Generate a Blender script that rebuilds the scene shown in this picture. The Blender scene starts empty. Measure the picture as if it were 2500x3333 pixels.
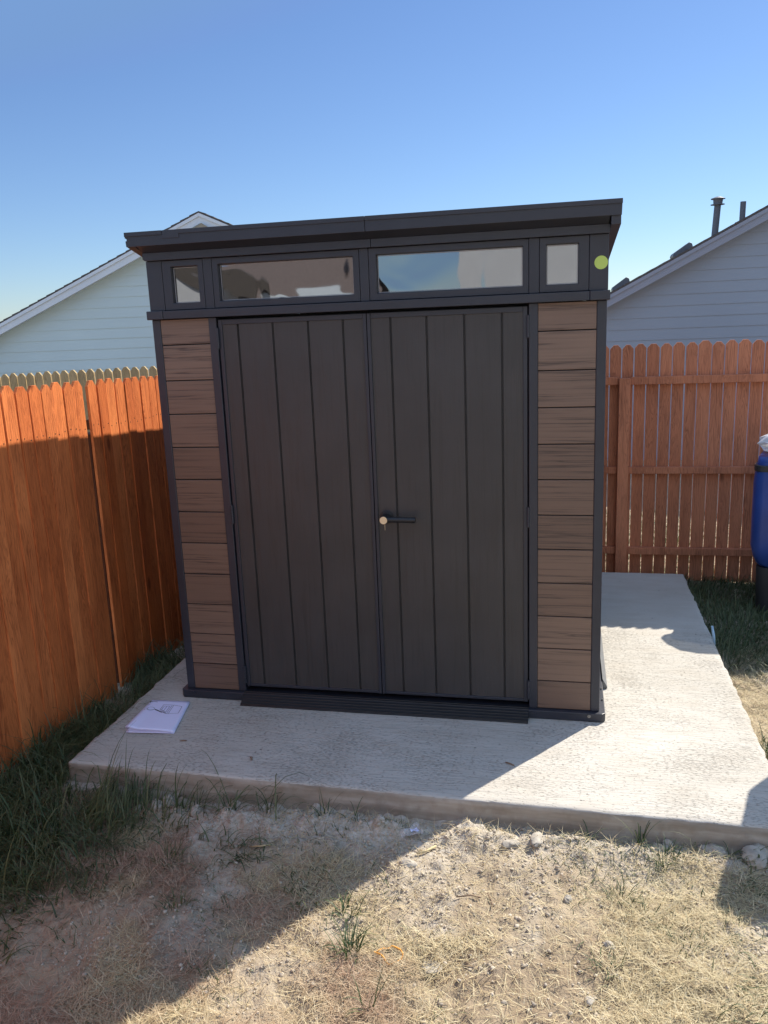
import bpy, bmesh, math, random
import numpy as np
from mathutils import Vector, Matrix

R = math.radians
rng = np.random.default_rng(7)
random.seed(7)
scene = bpy.context.scene
COL = scene.collection

# ------------------------------------------------------------------ camera
cam_data = bpy.data.cameras.new('camera')
cam = bpy.data.objects.new('camera', cam_data)
COL.objects.link(cam)
scene.camera = cam
cam_data.sensor_fit = 'VERTICAL'
cam_data.sensor_height = 36.0
cam_data.lens = 36.0 * 2688.13 / 3333.0
cam_data.clip_start = 0.05
cam_data.clip_end = 3000
_y, _p, _r = R(-12.64635), R(12.64019), R(-2.30709)
_f = Vector((math.sin(_y) * math.cos(_p), math.cos(_y) * math.cos(_p), -math.sin(_p)))
_rt = Vector((math.cos(_y), -math.sin(_y), 0))
_up = _rt.cross(_f)
_r2 = math.cos(_r) * _rt + math.sin(_r) * _up
_u2 = -math.sin(_r) * _rt + math.cos(_r) * _up
M3 = Matrix((_r2, _u2, -_f)).transposed()
cam.matrix_world = Matrix.Translation((0.83985, -3.54584, 1.76932)) @ M3.to_4x4()

# ------------------------------------------------------------------ light
SUN_EL, SUN_AZ = 43.0, 36.5          # azimuth from +Y towards +X
world = bpy.data.worlds.new('World')
scene.world = world
world.use_nodes = True
wt = world.node_tree
sky = wt.nodes.new('ShaderNodeTexSky')
sky.sky_type = 'NISHITA'
sky.sun_disc = False
sky.sun_elevation = R(SUN_EL)
sky.sun_rotation = R(SUN_AZ)
sky.altitude = 200
sky.air_density = 1.0
sky.dust_density = 0.15
sky.ozone_density = 3.5
tint = wt.nodes.new('ShaderNodeMix'); tint.data_type = 'RGBA'; tint.blend_type = 'MULTIPLY'
tint.inputs[0].default_value = 1.0; tint.inputs[7].default_value = (.90, 1.0, 1.18, 1)
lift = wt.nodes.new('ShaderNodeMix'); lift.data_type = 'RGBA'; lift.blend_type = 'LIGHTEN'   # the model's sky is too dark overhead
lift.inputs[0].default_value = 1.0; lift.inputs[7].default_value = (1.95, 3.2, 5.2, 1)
# floor raised further overhead and opposite the sun: added fill for the shade
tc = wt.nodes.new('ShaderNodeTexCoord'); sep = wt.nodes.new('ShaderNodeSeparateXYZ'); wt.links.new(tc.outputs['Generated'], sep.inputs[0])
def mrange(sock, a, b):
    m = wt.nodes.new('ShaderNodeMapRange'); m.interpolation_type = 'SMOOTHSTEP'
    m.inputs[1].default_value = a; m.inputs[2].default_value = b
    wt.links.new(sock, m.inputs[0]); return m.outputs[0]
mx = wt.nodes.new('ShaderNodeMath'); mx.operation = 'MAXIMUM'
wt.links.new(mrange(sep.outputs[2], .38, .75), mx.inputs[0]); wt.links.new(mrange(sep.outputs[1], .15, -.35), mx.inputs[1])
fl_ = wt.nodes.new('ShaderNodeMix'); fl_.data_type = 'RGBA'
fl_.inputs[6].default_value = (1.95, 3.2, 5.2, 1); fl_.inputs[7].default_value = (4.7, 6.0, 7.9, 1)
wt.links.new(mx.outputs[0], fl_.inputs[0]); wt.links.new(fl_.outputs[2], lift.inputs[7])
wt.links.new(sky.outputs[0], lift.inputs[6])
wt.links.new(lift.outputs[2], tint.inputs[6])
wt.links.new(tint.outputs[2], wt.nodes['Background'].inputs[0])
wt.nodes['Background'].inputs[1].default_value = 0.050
sun_data = bpy.data.lights.new('sun', 'SUN')
sun_data.energy = 3.75
sun_data.angle = R(0.53)
sun_data.color = (1.0, 0.92, 0.80)
sun = bpy.data.objects.new('sun', sun_data)
COL.objects.link(sun)
S = Vector((math.sin(R(SUN_AZ)) * math.cos(R(SUN_EL)), math.cos(R(SUN_AZ)) * math.cos(R(SUN_EL)), math.sin(R(SUN_EL))))
sun.rotation_euler = S.to_track_quat('Z', 'Y').to_euler()
sun.location = (6, 8, 10)
scene.view_settings.view_transform = 'Standard'
scene.view_settings.look = 'None'
scene.view_settings.exposure = 1.13
scene.view_settings.gamma = 1.0
scene.view_settings.use_curve_mapping = False

# ------------------------------------------------------------------ helpers
class MB:
    """collects boxes, prisms and tubes that become one mesh"""
    def __init__(s): s.v = []; s.f = []
    def add(s, v, f):
        o = len(s.v); s.v += [tuple(p) for p in v]; s.f += [tuple(i + o for i in q) for q in f]; return s
    def box(s, x0, x1, y0, y1, z0, z1):
        return s.add([(x0,y0,z0),(x1,y0,z0),(x1,y1,z0),(x0,y1,z0),(x0,y0,z1),(x1,y0,z1),(x1,y1,z1),(x0,y1,z1)],
                     [(0,3,2,1),(4,5,6,7),(0,1,5,4),(1,2,6,5),(2,3,7,6),(3,0,4,7)])
    def prism(s, pts, vec):
        """closed polygon (3D points, counter-clockwise seen against vec) extruded along vec"""
        n = len(pts); vec = Vector(vec)
        v = [Vector(p) for p in pts] + [Vector(p) + vec for p in pts]
        f = [tuple(range(n))[::-1], tuple(range(n, 2 * n))] + [(i, (i + 1) % n, n + (i + 1) % n, n + i) for i in range(n)]
        return s.add(v, f)
    def tube(s, path, rad, n=12, cap=True):
        path = [Vector(p) for p in path]
        rad = rad if isinstance(rad, (list, tuple)) else [rad] * len(path)
        vs = []; prev = None
        for i, p in enumerate(path):
            d = (path[min(i + 1, len(path) - 1)] - path[max(i - 1, 0)])
            if d.length < 1e-9: d = Vector((0, 0, 1))
            d.normalize()
            a = prev if prev is not None else (Vector((0, 0, 1)) if abs(d.z) < .9 else Vector((1, 0, 0)))
            a = (a - d * a.dot(d)).normalized(); b = d.cross(a); prev = a
            for k in range(n):
                t = 2 * math.pi * k / n
                vs.append(p + (a * math.cos(t) + b * math.sin(t)) * rad[i])
        fs = []
        for i in range(len(path) - 1):
            for k in range(n):
                fs.append((i*n+k, i*n+(k+1)%n, (i+1)*n+(k+1)%n, (i+1)*n+k))
        if cap:
            fs.append(tuple(range(n))[::-1]); fs.append(tuple(range((len(path)-1)*n, len(path)*n)))
        return s.add(vs, fs)
    def build(s, name, mat, parent=None, bevel=0, seg=2, smooth=False):
        me = bpy.data.meshes.new(name)
        me.from_pydata(s.v, [], s.f)
        return link(name, me, mat, parent, bevel, seg, smooth)

def link(name, me, mat, parent=None, bevel=0, seg=2, smooth=False, fix=True):
    if fix:
        bm = bmesh.new(); bm.from_mesh(me)
        bmesh.ops.recalc_face_normals(bm, faces=bm.faces)
        bm.to_mesh(me); bm.free()
    if mat is not None: me.materials.append(mat)
    if smooth:
        me.polygons.foreach_set('use_smooth', [True] * len(me.polygons))
    o = bpy.data.objects.new(name, me)
    COL.objects.link(o)
    if parent is not None:
        o.parent = parent
        o.matrix_parent_inverse = Matrix.Translation(-parent.location) if parent.parent is None else Matrix()
        if parent.parent is not None:
            o.matrix_parent_inverse = Matrix.Identity(4)
    if bevel:
        b = o.modifiers.new('bevel', 'BEVEL'); b.width = bevel; b.segments = seg
        b.limit_method = 'ANGLE'; b.angle_limit = R(40); b.harden_normals = False
    return o

def empty(name, loc=(0, 0, 0)):
    o = bpy.data.objects.new(name, None); COL.objects.link(o); o.location = loc
    o.empty_display_size = .1
    return o

def tag(o, label, cat, group=None, kind=None):
    if label: o['label'] = label
    if cat: o['category'] = cat
    if group: o['group'] = group
    if kind: o['kind'] = kind
    return o

def arrays(name, V, Q, mat, smooth=False, attrs=None):
    """fast mesh from numpy arrays of vertices and quads"""
    me = bpy.data.meshes.new(name)
    me.vertices.add(len(V)); me.vertices.foreach_set('co', np.asarray(V, np.float32).ravel())
    k = Q.shape[1]
    me.loops.add(Q.size); me.loops.foreach_set('vertex_index', Q.astype(np.int32).ravel())
    me.polygons.add(len(Q))
    me.polygons.foreach_set('loop_start', np.arange(0, Q.size, k, dtype=np.int32))
    me.polygons.foreach_set('loop_total', np.full(len(Q), k, np.int32))
    if smooth: me.polygons.foreach_set('use_smooth', np.ones(len(Q), bool))
    for nme, a in (attrs or {}).items():
        at = me.attributes.new(nme, 'FLOAT', 'POINT'); at.data.foreach_set('value', np.asarray(a, np.float32))
    me.update(calc_edges=True); me.validate()
    me.materials.append(mat)
    o = bpy.data.objects.new(name, me); COL.objects.link(o)
    return o

# value noise used for ground relief
_H = np.random.default_rng(3).random((256, 256))
def vnoise(x, y):
    xi = np.floor(x).astype(int); yi = np.floor(y).astype(int)
    fx = x - xi; fy = y - yi
    fx = fx * fx * (3 - 2 * fx); fy = fy * fy * (3 - 2 * fy)
    a = _H[xi % 256, yi % 256]; b = _H[(xi + 1) % 256, yi % 256]
    c = _H[xi % 256, (yi + 1) % 256]; d = _H[(xi + 1) % 256, (yi + 1) % 256]
    return (a * (1 - fx) + b * fx) * (1 - fy) + (c * (1 - fx) + d * fx) * fy - .5
def fbm(x, y, o=4):
    s = 0; a = 1
    for i in range(o):
        s = s + a * vnoise(x * 2 ** i + 17.3 * i, y * 2 ** i + 9.1 * i); a *= .5
    return s
def sstep(a, b, x):
    t = np.clip((x - a) / (b - a), 0, 1); return t * t * (3 - 2 * t)

# ------------------------------------------------------------------ materials
class NT:
    def __init__(s, name):
        s.m = bpy.data.materials.new(name); s.m.use_nodes = True
        s.t = s.m.node_tree; s.b = s.t.nodes['Principled BSDF']
    def n(s, typ, **kw):
        nd = s.t.nodes.new(typ)
        for k, v in kw.items(): setattr(nd, k, v)
        return nd
    def l(s, a, b): s.t.links.new(a, b)
    def pos(s, scale=(1, 1, 1), offset=None):
        g = s.n('ShaderNodeNewGeometry'); m = s.n('ShaderNodeMapping'); m.inputs['Scale'].default_value = scale
        s.l(g.outputs['Position'], m.inputs['Vector'])
        return m.outputs[0]
    def noise(s, vec, scale=1, detail=3, rough=.5, dist=0):
        nd = s.n('ShaderNodeTexNoise'); nd.inputs['Scale'].default_value = scale; nd.inputs['Detail'].default_value = detail
        nd.inputs['Roughness'].default_value = rough; nd.inputs['Distortion'].default_value = dist
        s.l(vec, nd.inputs['Vector']); return nd.outputs['Fac']
    def ramp(s, fac, stops):
        r = s.n('ShaderNodeValToRGB'); cr = r.color_ramp
        while len(cr.elements) < len(stops): cr.elements.new(.5)
        for e, (p, c) in zip(cr.elements, stops):
            e.position = p; e.color = (c, c, c, 1) if isinstance(c, (int, float)) else (*c, 1)
        s.l(fac, r.inputs[0]); return r.outputs[0]
    def mix(s, fac, a, b, mode='MIX'):
        m = s.n('ShaderNodeMix', data_type='RGBA', blend_type=mode)
        for sock, v in ((m.inputs[0], fac), (m.inputs[6], a), (m.inputs[7], b)):
            if hasattr(v, 'is_linked') or isinstance(v, bpy.types.NodeSocket): s.l(v, sock)
            elif isinstance(v, (int, float)): sock.default_value = v if sock.type == 'VALUE' else (v, v, v, 1)
            else: sock.default_value = (*v, 1)
        return m.outputs[2]
    def math(s, op, a, b=0.5, c=None):
        m = s.n('ShaderNodeMath', operation=op)
        for i, v in enumerate((a, b, c)):
            if v is None: continue
            if isinstance(v, bpy.types.NodeSocket): s.l(v, m.inputs[i])
            else: m.inputs[i].default_value = v
        return m.outputs[0]
    def bump(s, h, strength=.5, dist=.002, normal=None):
        b = s.n('ShaderNodeBump'); b.inputs['Strength'].default_value = strength; b.inputs['Distance'].default_value = dist
        s.l(h, b.inputs['Height'])
        if normal is not None: s.l(normal, b.inputs['Normal'])
        return b.outputs[0]
    def set(s, color=None, rough=None, normal=None, **kw):
        for k, v in (('Base Color', color), ('Roughness', rough), ('Normal', normal)):
            if v is None: continue
            if isinstance(v, bpy.types.NodeSocket): s.l(v, s.b.inputs[k])
            elif k == 'Base Color': s.b.inputs[k].default_value = (*v, 1)
            else: s.b.inputs[k].default_value = v
        for k, v in kw.items(): s.b.inputs[k.replace('_', ' ')].default_value = v
        return s.m

def plain(name, c, rough=.5, var=.12, scale=8, bump=.15, **kw):
    t = NT(name); p = t.pos()
    n1 = t.noise(p, scale, 4); n2 = t.noise(p, 220, 2)
    col = t.ramp(n1, [(.3, tuple(x * (1 - var) for x in c)), (.7, tuple(x * (1 + var) for x in c))])
    return t.set(col, rough, t.bump(n2, bump, .001), **kw)

def grain_plastic(name, c, axis='z', rough=.42, strength=.5):
    """moulded resin with an embossed wood grain"""
    t = NT(name)
    sc = {'z': (70, 70, 3.0), 'x': (3.0, 70, 70)}[axis]
    p = t.pos(sc)
    n = t.noise(p, 1, 6, .65, .6)
    p2 = t.pos(); dust = t.noise(p2, 3.5, 5)
    fine = t.noise(t.pos(tuple(v * 3 for v in sc)), 1, 3)
    h = t.math('ADD', n, t.math('MULTIPLY', fine, .5))
    col = t.ramp(dust, [(.3, tuple(x * .86 for x in c)), (.72, tuple(x * 1.15 for x in c))])
    col = t.mix(t.ramp(n, [(.36, .35), (.5, 0.0)]), col, tuple(x * .5 for x in c))
    return t.set(col, t.ramp(n, [(.3, rough - .06), (.7, rough + .1)]), t.bump(h, strength, .0012))

ANTH = (.0255, .029, .041)
M_door = grain_plastic('anthracite_resin_grained', (.044, .042, .0425), 'z', .46, .8)
M_trim = plain('anthracite_resin', ANTH, .42, .1, 6, .12)
M_belt = grain_plastic('anthracite_resin_horizontal_grain', ANTH, 'x', .42, .35)
M_black = plain('black_resin', (.012, .012, .014), .38, .2, 20, .2)
M_dark = plain('dark_interior', (.006, .006, .006), .9)

def resin_wood():
    t = NT('walnut_resin_planks')
    nb = t.n('ShaderNodeNewGeometry')
    rnd = nb.outputs['Random Per Island']
    off = t.n('ShaderNodeCombineXYZ'); t.l(t.math('MULTIPLY', rnd, 37.0), off.inputs[0]); t.l(t.math('MULTIPLY', rnd, 91.0), off.inputs[2])
    g = t.n('ShaderNodeVectorMath', operation='ADD'); t.l(nb.outputs['Position'], g.inputs[0]); t.l(off.outputs[0], g.inputs[1])
    mp = t.n('ShaderNodeMapping'); mp.inputs['Scale'].default_value = (1.3, 20, 62); t.l(g.outputs[0], mp.inputs[0])
    n = t.noise(mp.outputs[0], 1, 4, .55, .35)
    mp2 = t.n('ShaderNodeMapping'); mp2.inputs['Scale'].default_value = (1.2, 10, 14); t.l(g.outputs[0], mp2.inputs[0])
    mask = t.noise(mp2.outputs[0], 1, 2)
    streak = t.ramp(n, [(.45, 0.0), (.53, .15), (.575, 1.0), (.62, .1)])
    amt = t.math('MULTIPLY', streak, t.ramp(mask, [(.38, .15), (.62, 1.0)]))
    base = t.ramp(rnd, [(0, (.140, .086, .062)), (1, (.235, .155, .112))])
    fine = t.noise(t.pos((6, 60, 160)), 1, 3)
    base = t.mix(t.math('MULTIPLY', fine, .5), base, (.105, .070, .055))
    col = t.mix(amt, base, (.045, .030, .025))
    return t.set(col, .46, t.bump(t.math('SUBTRACT', fine, amt), .35, .0012))
M_wood = resin_wood()

def stained(name, c_a, c_b, dark, rough=.75):
    t = NT(name)
    oi = t.n('ShaderNodeObjectInfo'); rnd = oi.outputs['Random']
    geo = t.n('ShaderNodeNewGeometry')
    off = t.n('ShaderNodeCombineXYZ')
    for i, k in enumerate((13., 29., 7.)): t.l(t.math('MULTIPLY', rnd, k), off.inputs[i])
    g = t.n('ShaderNodeVectorMath', operation='ADD'); t.l(geo.outputs['Position'], g.inputs[0]); t.l(off.outputs[0], g.inputs[1])
    def mp(sc):
        m = t.n('ShaderNodeMapping'); m.inputs['Scale'].default_value = sc; t.l(g.outputs[0], m.inputs[0]); return m.outputs[0]
    ring = t.noise(mp((26, 26, 1.6)), 1, 3, .5, 1.6)
    line = t.ramp(t.math('FRACT', t.math('MULTIPLY', ring, 9.0)), [(0, 0.0), (.45, .25), (.7, 1.0), (1, 0.0)])
    blot = t.noise(mp((7, 7, 2.2)), 1, 4)
    rough_n = t.noise(mp((160, 160, 30)), 1, 3, .6)
    col = t.ramp(rnd, [(0, c_a), (.55, tuple((p + q) / 2 for p, q in zip(c_a, c_b))), (1, c_b)])
    col = t.mix(t.ramp(blot, [(.35, 0.0), (.7, .5)]), col, dark)
    col = t.mix(t.math('MULTIPLY', line, t.ramp(blot, [(.3, .28), (.65, .8)])), col, tuple(x * .62 for x in dark))
    knot = t.n('ShaderNodeTexVoronoi'); knot.inputs['Scale'].default_value = 1.0; t.l(mp((5, 5, 2.0)), knot.inputs['Vector'])
    kn = t.ramp(knot.outputs['Distance'], [(.05, .8), (.11, 0.0)])
    col = t.mix(kn, col, tuple(x * .4 for x in dark))
    h = t.math('ADD', rough_n, t.math('MULTIPLY', line, -.35))
    return t.set(col, rough, t.bump(h, .8, .003), Specular_IOR_Level=.2)
M_stainL = stained('orange_stained_cedar', (.88, .285, .090), (.64, .170, .046), (.44, .098, .028))
M_stainB = stained('red_brown_stained_cedar', (.68, .275, .150), (.56, .215, .115), (.42, .155, .085))
M_post = stained('cedar_painted_shade', (.13, .045, .018), (.12, .04, .016), (.09, .03, .012))  # darker copy of the cedar stain: shade behind the boards put into the colour
M_pale = stained('weathered_pale_pine', (.54, .41, .22), (.46, .34, .18), (.34, .25, .13), .85)

def concrete():
    t = NT('broomed_concrete')
    p = t.pos()
    big = t.noise(p, 1.3, 4); mid = t.noise(t.pos((5, 11, 5)), 1, 4); warp = t.noise(t.pos((1.7, 1.7, 1)), 1, 3)
    sx = t.n('ShaderNodeSeparateXYZ'); t.l(p, sx.inputs[0])
    def strokes(fx, fy, wa, det, ro):
        c = t.n('ShaderNodeCombineXYZ')
        t.l(t.math('MULTIPLY', sx.outputs[0], fx), c.inputs[0])
        t.l(t.math('ADD', t.math('MULTIPLY', sx.outputs[1], fy), t.math('MULTIPLY', warp, wa)), c.inputs[1])
        return t.noise(c.outputs[0], 1, det, ro)
    broom = strokes(6.5, 92, 9, 2, .5)
    fine = strokes(24, 210, 20, 2, .5)
    pit_n = strokes(58, 150, 15, 2, .55)
    zone = t.noise(t.pos((2.4, 3.6, 1)), 1, 3)
    smooth_y = t.ramp(t.math('ADD', t.math('MULTIPLY', sx.outputs[1], .5), t.math('MULTIPLY', big, .2)), [(.70, 1.0), (.78, .22)])
    lim = t.math('MULTIPLY', t.math('ADD', zone, -.5), .42)
    pits = t.math('MULTIPLY', t.ramp(t.math('ADD', pit_n, lim), [(.36, 1.0), (.44, 0.0)]), smooth_y)
    hole_v = t.n('ShaderNodeTexVoronoi'); hole_v.inputs['Scale'].default_value = 21; t.l(p, hole_v.inputs['Vector'])
    holes = t.math('MULTIPLY', t.ramp(hole_v.outputs['Distance'], [(.07, 1.0), (.13, 0.0)]), t.ramp(t.noise(p, 6, 2), [(.55, 0.0), (.62, 1.0)]))
    h = t.math('ADD', t.math('MULTIPLY', broom, 1.3), t.math('MULTIPLY', fine, .55))
    h = t.math('SUBTRACT', h, t.math('MULTIPLY', pits, .9))
    h = t.math('MULTIPLY', h, smooth_y)
    h = t.math('SUBTRACT', h, holes)
    col = t.ramp(big, [(.3, (.44, .415, .365)), (.7, (.53, .505, .455))])
    col = t.mix(t.ramp(mid, [(.42, 0.0), (.75, .45)]), col, (.40, .355, .29))
    col = t.mix(t.math('MULTIPLY', t.ramp(broom, [(.33, .5), (.50, 0.0)]), smooth_y), col, (.335, .31, .27))  # shade in the broom grooves put into the colour
    col = t.mix(t.math('MULTIPLY', pits, .5), col, (.17, .155, .13))  # shadow inside the pits painted as a darker tone
    col = t.mix(t.math('MULTIPLY', holes, .8), col, (.16, .15, .135))
    return t.set(col, .92, t.bump(h, .6, .0036))
M_conc = concrete()
def conc_side():
    t = NT('formed_concrete_edge')
    p = t.pos((3, 3, 30)); n = t.noise(p, 1, 5); n2 = t.noise(t.pos(), 24, 5)
    col = t.ramp(n, [(.3, (.25, .215, .17)), (.6, (.40, .36, .305)), (.8, (.50, .465, .41))])
    col = t.mix(t.ramp(n2, [(.45, 0.0), (.75, .6)]), col, (.23, .185, .14))
    return t.set(col, .92, t.bump(n2, .5, .004))
M_cside = conc_side()

def soil():
    t = NT('dry_soil')
    p = t.pos()
    at = t.n('ShaderNodeAttribute', attribute_name='chalk')
    n1 = t.noise(p, 3.2, 5); n2 = t.noise(p, 26, 5, .65); n3 = t.noise(p, 140, 3, .6); n4 = t.noise(p, 60, 3)
    col = t.ramp(n1, [(.3, (.235, .175, .115)), (.55, (.36, .29, .20)), (.75, (.43, .36, .265))])
    col = t.mix(t.ramp(n2, [(.35, .0), (.7, .55)]), col, (.215, .155, .095))
    chalk = t.mix(t.ramp(n4, [(.35, .0), (.65, 1.0)]), (.40, .355, .285), (.60, .565, .50))
    cf = t.math('MULTIPLY', at.outputs['Fac'], t.ramp(n2, [(.3, .55), (.6, 1.0)]))
    col = t.mix(cf, col, chalk)
    h = t.math('ADD', t.math('MULTIPLY', n2, 1.0), t.math('MULTIPLY', n3, .5))
    return t.set(col, .95, t.bump(h, .9, .012))
M_soil = soil()

def blade_mat(name, c1, c2, c3, trans=.25, rough=.55):
    t = NT(name); g = t.n('ShaderNodeNewGeometry')
    col = t.ramp(g.outputs['Random Per Island'], [(0, c1), (.5, c2), (1, c3)])
    t.set(col, rough)
    tr = t.n('ShaderNodeBsdfTranslucent'); t.l(col, tr.inputs[0])
    mx = t.n('ShaderNodeMixShader'); mx.inputs[0].default_value = trans
    t.l(t.b.outputs[0], mx.inputs[1]); t.l(tr.outputs[0], mx.inputs[2])
    t.l(mx.outputs[0], t.t.nodes['Material Output'].inputs[0])
    return t.m
M_green = blade_mat('green_grass_blades', (.030, .060, .018), (.050, .090, .030), (.105, .125, .045))
M_dgreen = blade_mat('dark_grass_blades', (.042, .066, .024), (.072, .110, .042), (.150, .165, .075))
def straw_mat():
    t = NT('dead_grass_straw'); g = t.n('ShaderNodeNewGeometry')
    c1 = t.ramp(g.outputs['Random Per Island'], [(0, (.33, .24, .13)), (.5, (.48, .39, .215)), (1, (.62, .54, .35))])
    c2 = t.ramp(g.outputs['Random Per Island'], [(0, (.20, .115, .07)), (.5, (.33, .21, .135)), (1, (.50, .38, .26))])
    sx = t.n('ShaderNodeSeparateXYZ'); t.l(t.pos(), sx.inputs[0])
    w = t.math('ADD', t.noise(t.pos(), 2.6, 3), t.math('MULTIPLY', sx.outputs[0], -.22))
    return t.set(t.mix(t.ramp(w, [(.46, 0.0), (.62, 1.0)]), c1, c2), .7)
M_straw = straw_mat()
M_rock = plain('limestone', (.37, .335, .28), .9, .2, 30, .7)
M_peb = plain('soil_crumbs', (.43, .37, .29), .95, .3, 40, .6)
M_paper = plain('white_paper', (.74, .75, .97), .6, .02, 4, .05)
M_ink = plain('printed_ink', (.05, .05, .08), .7)
M_gold = plain('brass', (.80, .60, .36), .35, .03, 8, .05)
M_lime = plain('lime_sticker', (.50, .66, .14), .5, .03, 8, .05)
M_twig = plain('dry_twig', (.20, .13, .085), .8, .25, 60, .4)
M_orange = plain('orange_cord', (.75, .34, .05), .5, .1, 60, .2)
M_screw = plain('screw_steel', (.20, .20, .20), .35, .1, 30, .1, Metallic=.7)
M_blue = plain('blue_plastic', (.030, .075, .33), .32, .15, 6, .05)
M_dbin = plain('black_plastic_parts', (.035, .036, .040), .45, .1, 8, .1)
M_dkgreen = plain('dark_green_plastic', (.02, .045, .03), .45, .1, 8, .1)
M_foot = plain('grey_resin_plank', (.15, .155, .16), .5, .1, 30, .3)

def siding(name, c, pitch=.147):
    t = NT(name); n = t.noise(t.pos((1.5, 1, 60)), 1, 4); b = t.noise(t.pos(), .7, 3)
    col = t.ramp(b, [(.3, tuple(x * .95 for x in c)), (.7, tuple(x * 1.05 for x in c))])
    return t.set(col, .6, t.bump(n, .15, .002))
M_sidL = siding('pale_blue_siding', (.50, .63, .655))
M_sidR = siding('grey_siding', (.27, .325, .385))
M_trimL = plain('pale_trim_paint', (.60, .68, .74), .55, .04, 2, .1)
M_trimR = plain('grey_trim_paint', (.25, .285, .345), .55, .04, 2, .1)
M_white = plain('pale_house_paint', (.46, .48, .50), .6, .04, 2, .1)
M_shing = plain('asphalt_shingles', (.085, .075, .068), .95, .3, 40, .8)
M_bshing = plain('brown_shingles', (.155, .125, .118), .95, .3, 30, .8)
M_pipe = plain('grey_painted_metal', (.115, .125, .145), .5, .1, 8, .1)
M_vent = plain('tan_gable_vent', (.28, .26, .20), .7)

def glass():
    t = NT('wavy_acrylic_pane')
    n = t.noise(t.pos((3.2, 3.2, 4.6)), 1, 1, .4, .9)
    n2 = t.noise(t.pos((7, 7, 3)), 1, 1, .3, .3)
    h = t.math('ADD', n, t.math('MULTIPLY', n2, .25))
    t.set((.27, .275, .285), .035, t.bump(h, .21, .02), Metallic=1.0)
    return t.m
M_glass = glass()
def bagmat():
    t = NT('white_film_plastic'); n = t.noise(t.pos(), 40, 4)
    t.set((.75, .76, .80), .3, t.bump(n, .5, .01))
    tr = t.n('ShaderNodeBsdfTransparent'); mx = t.n('ShaderNodeMixShader'); mx.inputs[0].default_value = .25
    t.l(t.b.outputs[0], mx.inputs[1]); t.l(tr.outputs[0], mx.inputs[2]); t.l(mx.outputs[0], t.t.nodes['Material Output'].inputs[0])
    return t.m
M_bag = bagmat()
def clearfilm():
    t = NT('clear_film'); t.set((.8, .8, .82), .12)
    tr = t.n('ShaderNodeBsdfTransparent'); mx = t.n('ShaderNodeMixShader'); mx.inputs[0].default_value = .72
    t.l(t.b.outputs[0], mx.inputs[1]); t.l(tr.outputs[0], mx.inputs[2]); t.l(mx.outputs[0], t.t.nodes['Material Output'].inputs[0])
    return t.m
M_film = clearfilm()

# ------------------------------------------------------------------ ground
SX0, SX1, SY0, SY1 = -1.24, 1.655, -.715, 2.32      # concrete pad
def gh(x, y):
    """height of the ground"""
    x = np.asarray(x, float); y = np.asarray(y, float)
    near = np.exp(-((np.maximum(0, np.abs(x) - 3.5)) ** 2 + (np.maximum(0, np.abs(y) - 4)) ** 2) / 4)
    z = -.112 + near * (.030 * fbm(x * 1.3, y * 1.3, 3) + .022 * fbm(x * 6 + 5, y * 6, 4) + .013 * fbm(x * 24 + 7, y * 24, 3))
    clod = fbm(x * 17 + 3, y * 17, 3)
    z = z + near * .020 * np.clip(clod - .05, 0, 1) * (1 + 1.5 * chalk(x, y))
    # heaped spoil in front of the pad and a furrow at its foot
    edge = SY0 - .02 - .035 * (x - .2) * 0
    z = z + .022 * np.exp(-((y - (edge - .09)) / .05) ** 2) * sstep(-1.0, -.4, x) * near * (1 + 1.2 * fbm(x * 9, y * 9, 3))
    z = z - .012 * np.exp(-((y - edge) / .03) ** 2)
    # lower along the left fence and behind
    z = z - .03 * sstep(-1.24, -1.36, x) * sstep(-.5, 1.1, y) * 3.2 - .02 * sstep(1.0, 2.6, y)
    # keep clear of the pad
    ins = sstep(SX0 - .01, SX0 + .05, x) * sstep(SX1 + .01, SX1 - .05, x) * sstep(SY0 - .0, SY0 + .05, y) * sstep(SY1 + .01, SY1 - .05, y)
    z = z - .03 * ins
    return z
def chalk(x, y):
    n = fbm(x * 3.1 + 2, y * 3.1 + 8, 4)
    a = sstep(-1.15, -.86, y + .30 * n) * (.55 + .45 * sstep(.75, .0, x)) * sstep(-.95, -.45, x + .2 * n) * (1 - sstep(1.2, 1.7, x + .3 * n))
    b = .5 * sstep(.16, .42, n) * sstep(-1.9, -1.2, y)
    c = .0 * x
    a = np.maximum(a, .85 * np.exp(-((y + .79 + .03 * n) / .075) ** 2) * sstep(-.95, -.6, x))
    return np.clip(np.maximum(np.maximum(a, b), c), 0, 1) * (y < 2.5)

def axis(lo, hi, step, far):
    c = np.arange(lo, hi + step / 2, step)
    g = np.cumsum(step * 1.28 ** np.arange(1, 60)); g = g[g < far]
    return np.concatenate([(lo - g)[::-1], c, hi + g])
gx = axis(-2.0, 2.4, .011, 900); gy = axis(-2.2, 2.7, .011, 900)
GX, GY = np.meshgrid(gx, gy, indexing='ij')
GZ = gh(GX, GY)
nx, ny = GX.shape
idx = np.arange(nx * ny).reshape(nx, ny)
Q = np.stack([idx[:-1, :-1], idx[1:, :-1], idx[1:, 1:], idx[:-1, 1:]], -1).reshape(-1, 4)
ground = arrays('ground', np.stack([GX, GY, GZ], -1).reshape(-1, 3), Q, M_soil, True, {'chalk': chalk(GX, GY).ravel()})
tag(ground, 'dry sandy soil of the yard with chalky rubble by the pad', None, kind='structure')

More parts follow.
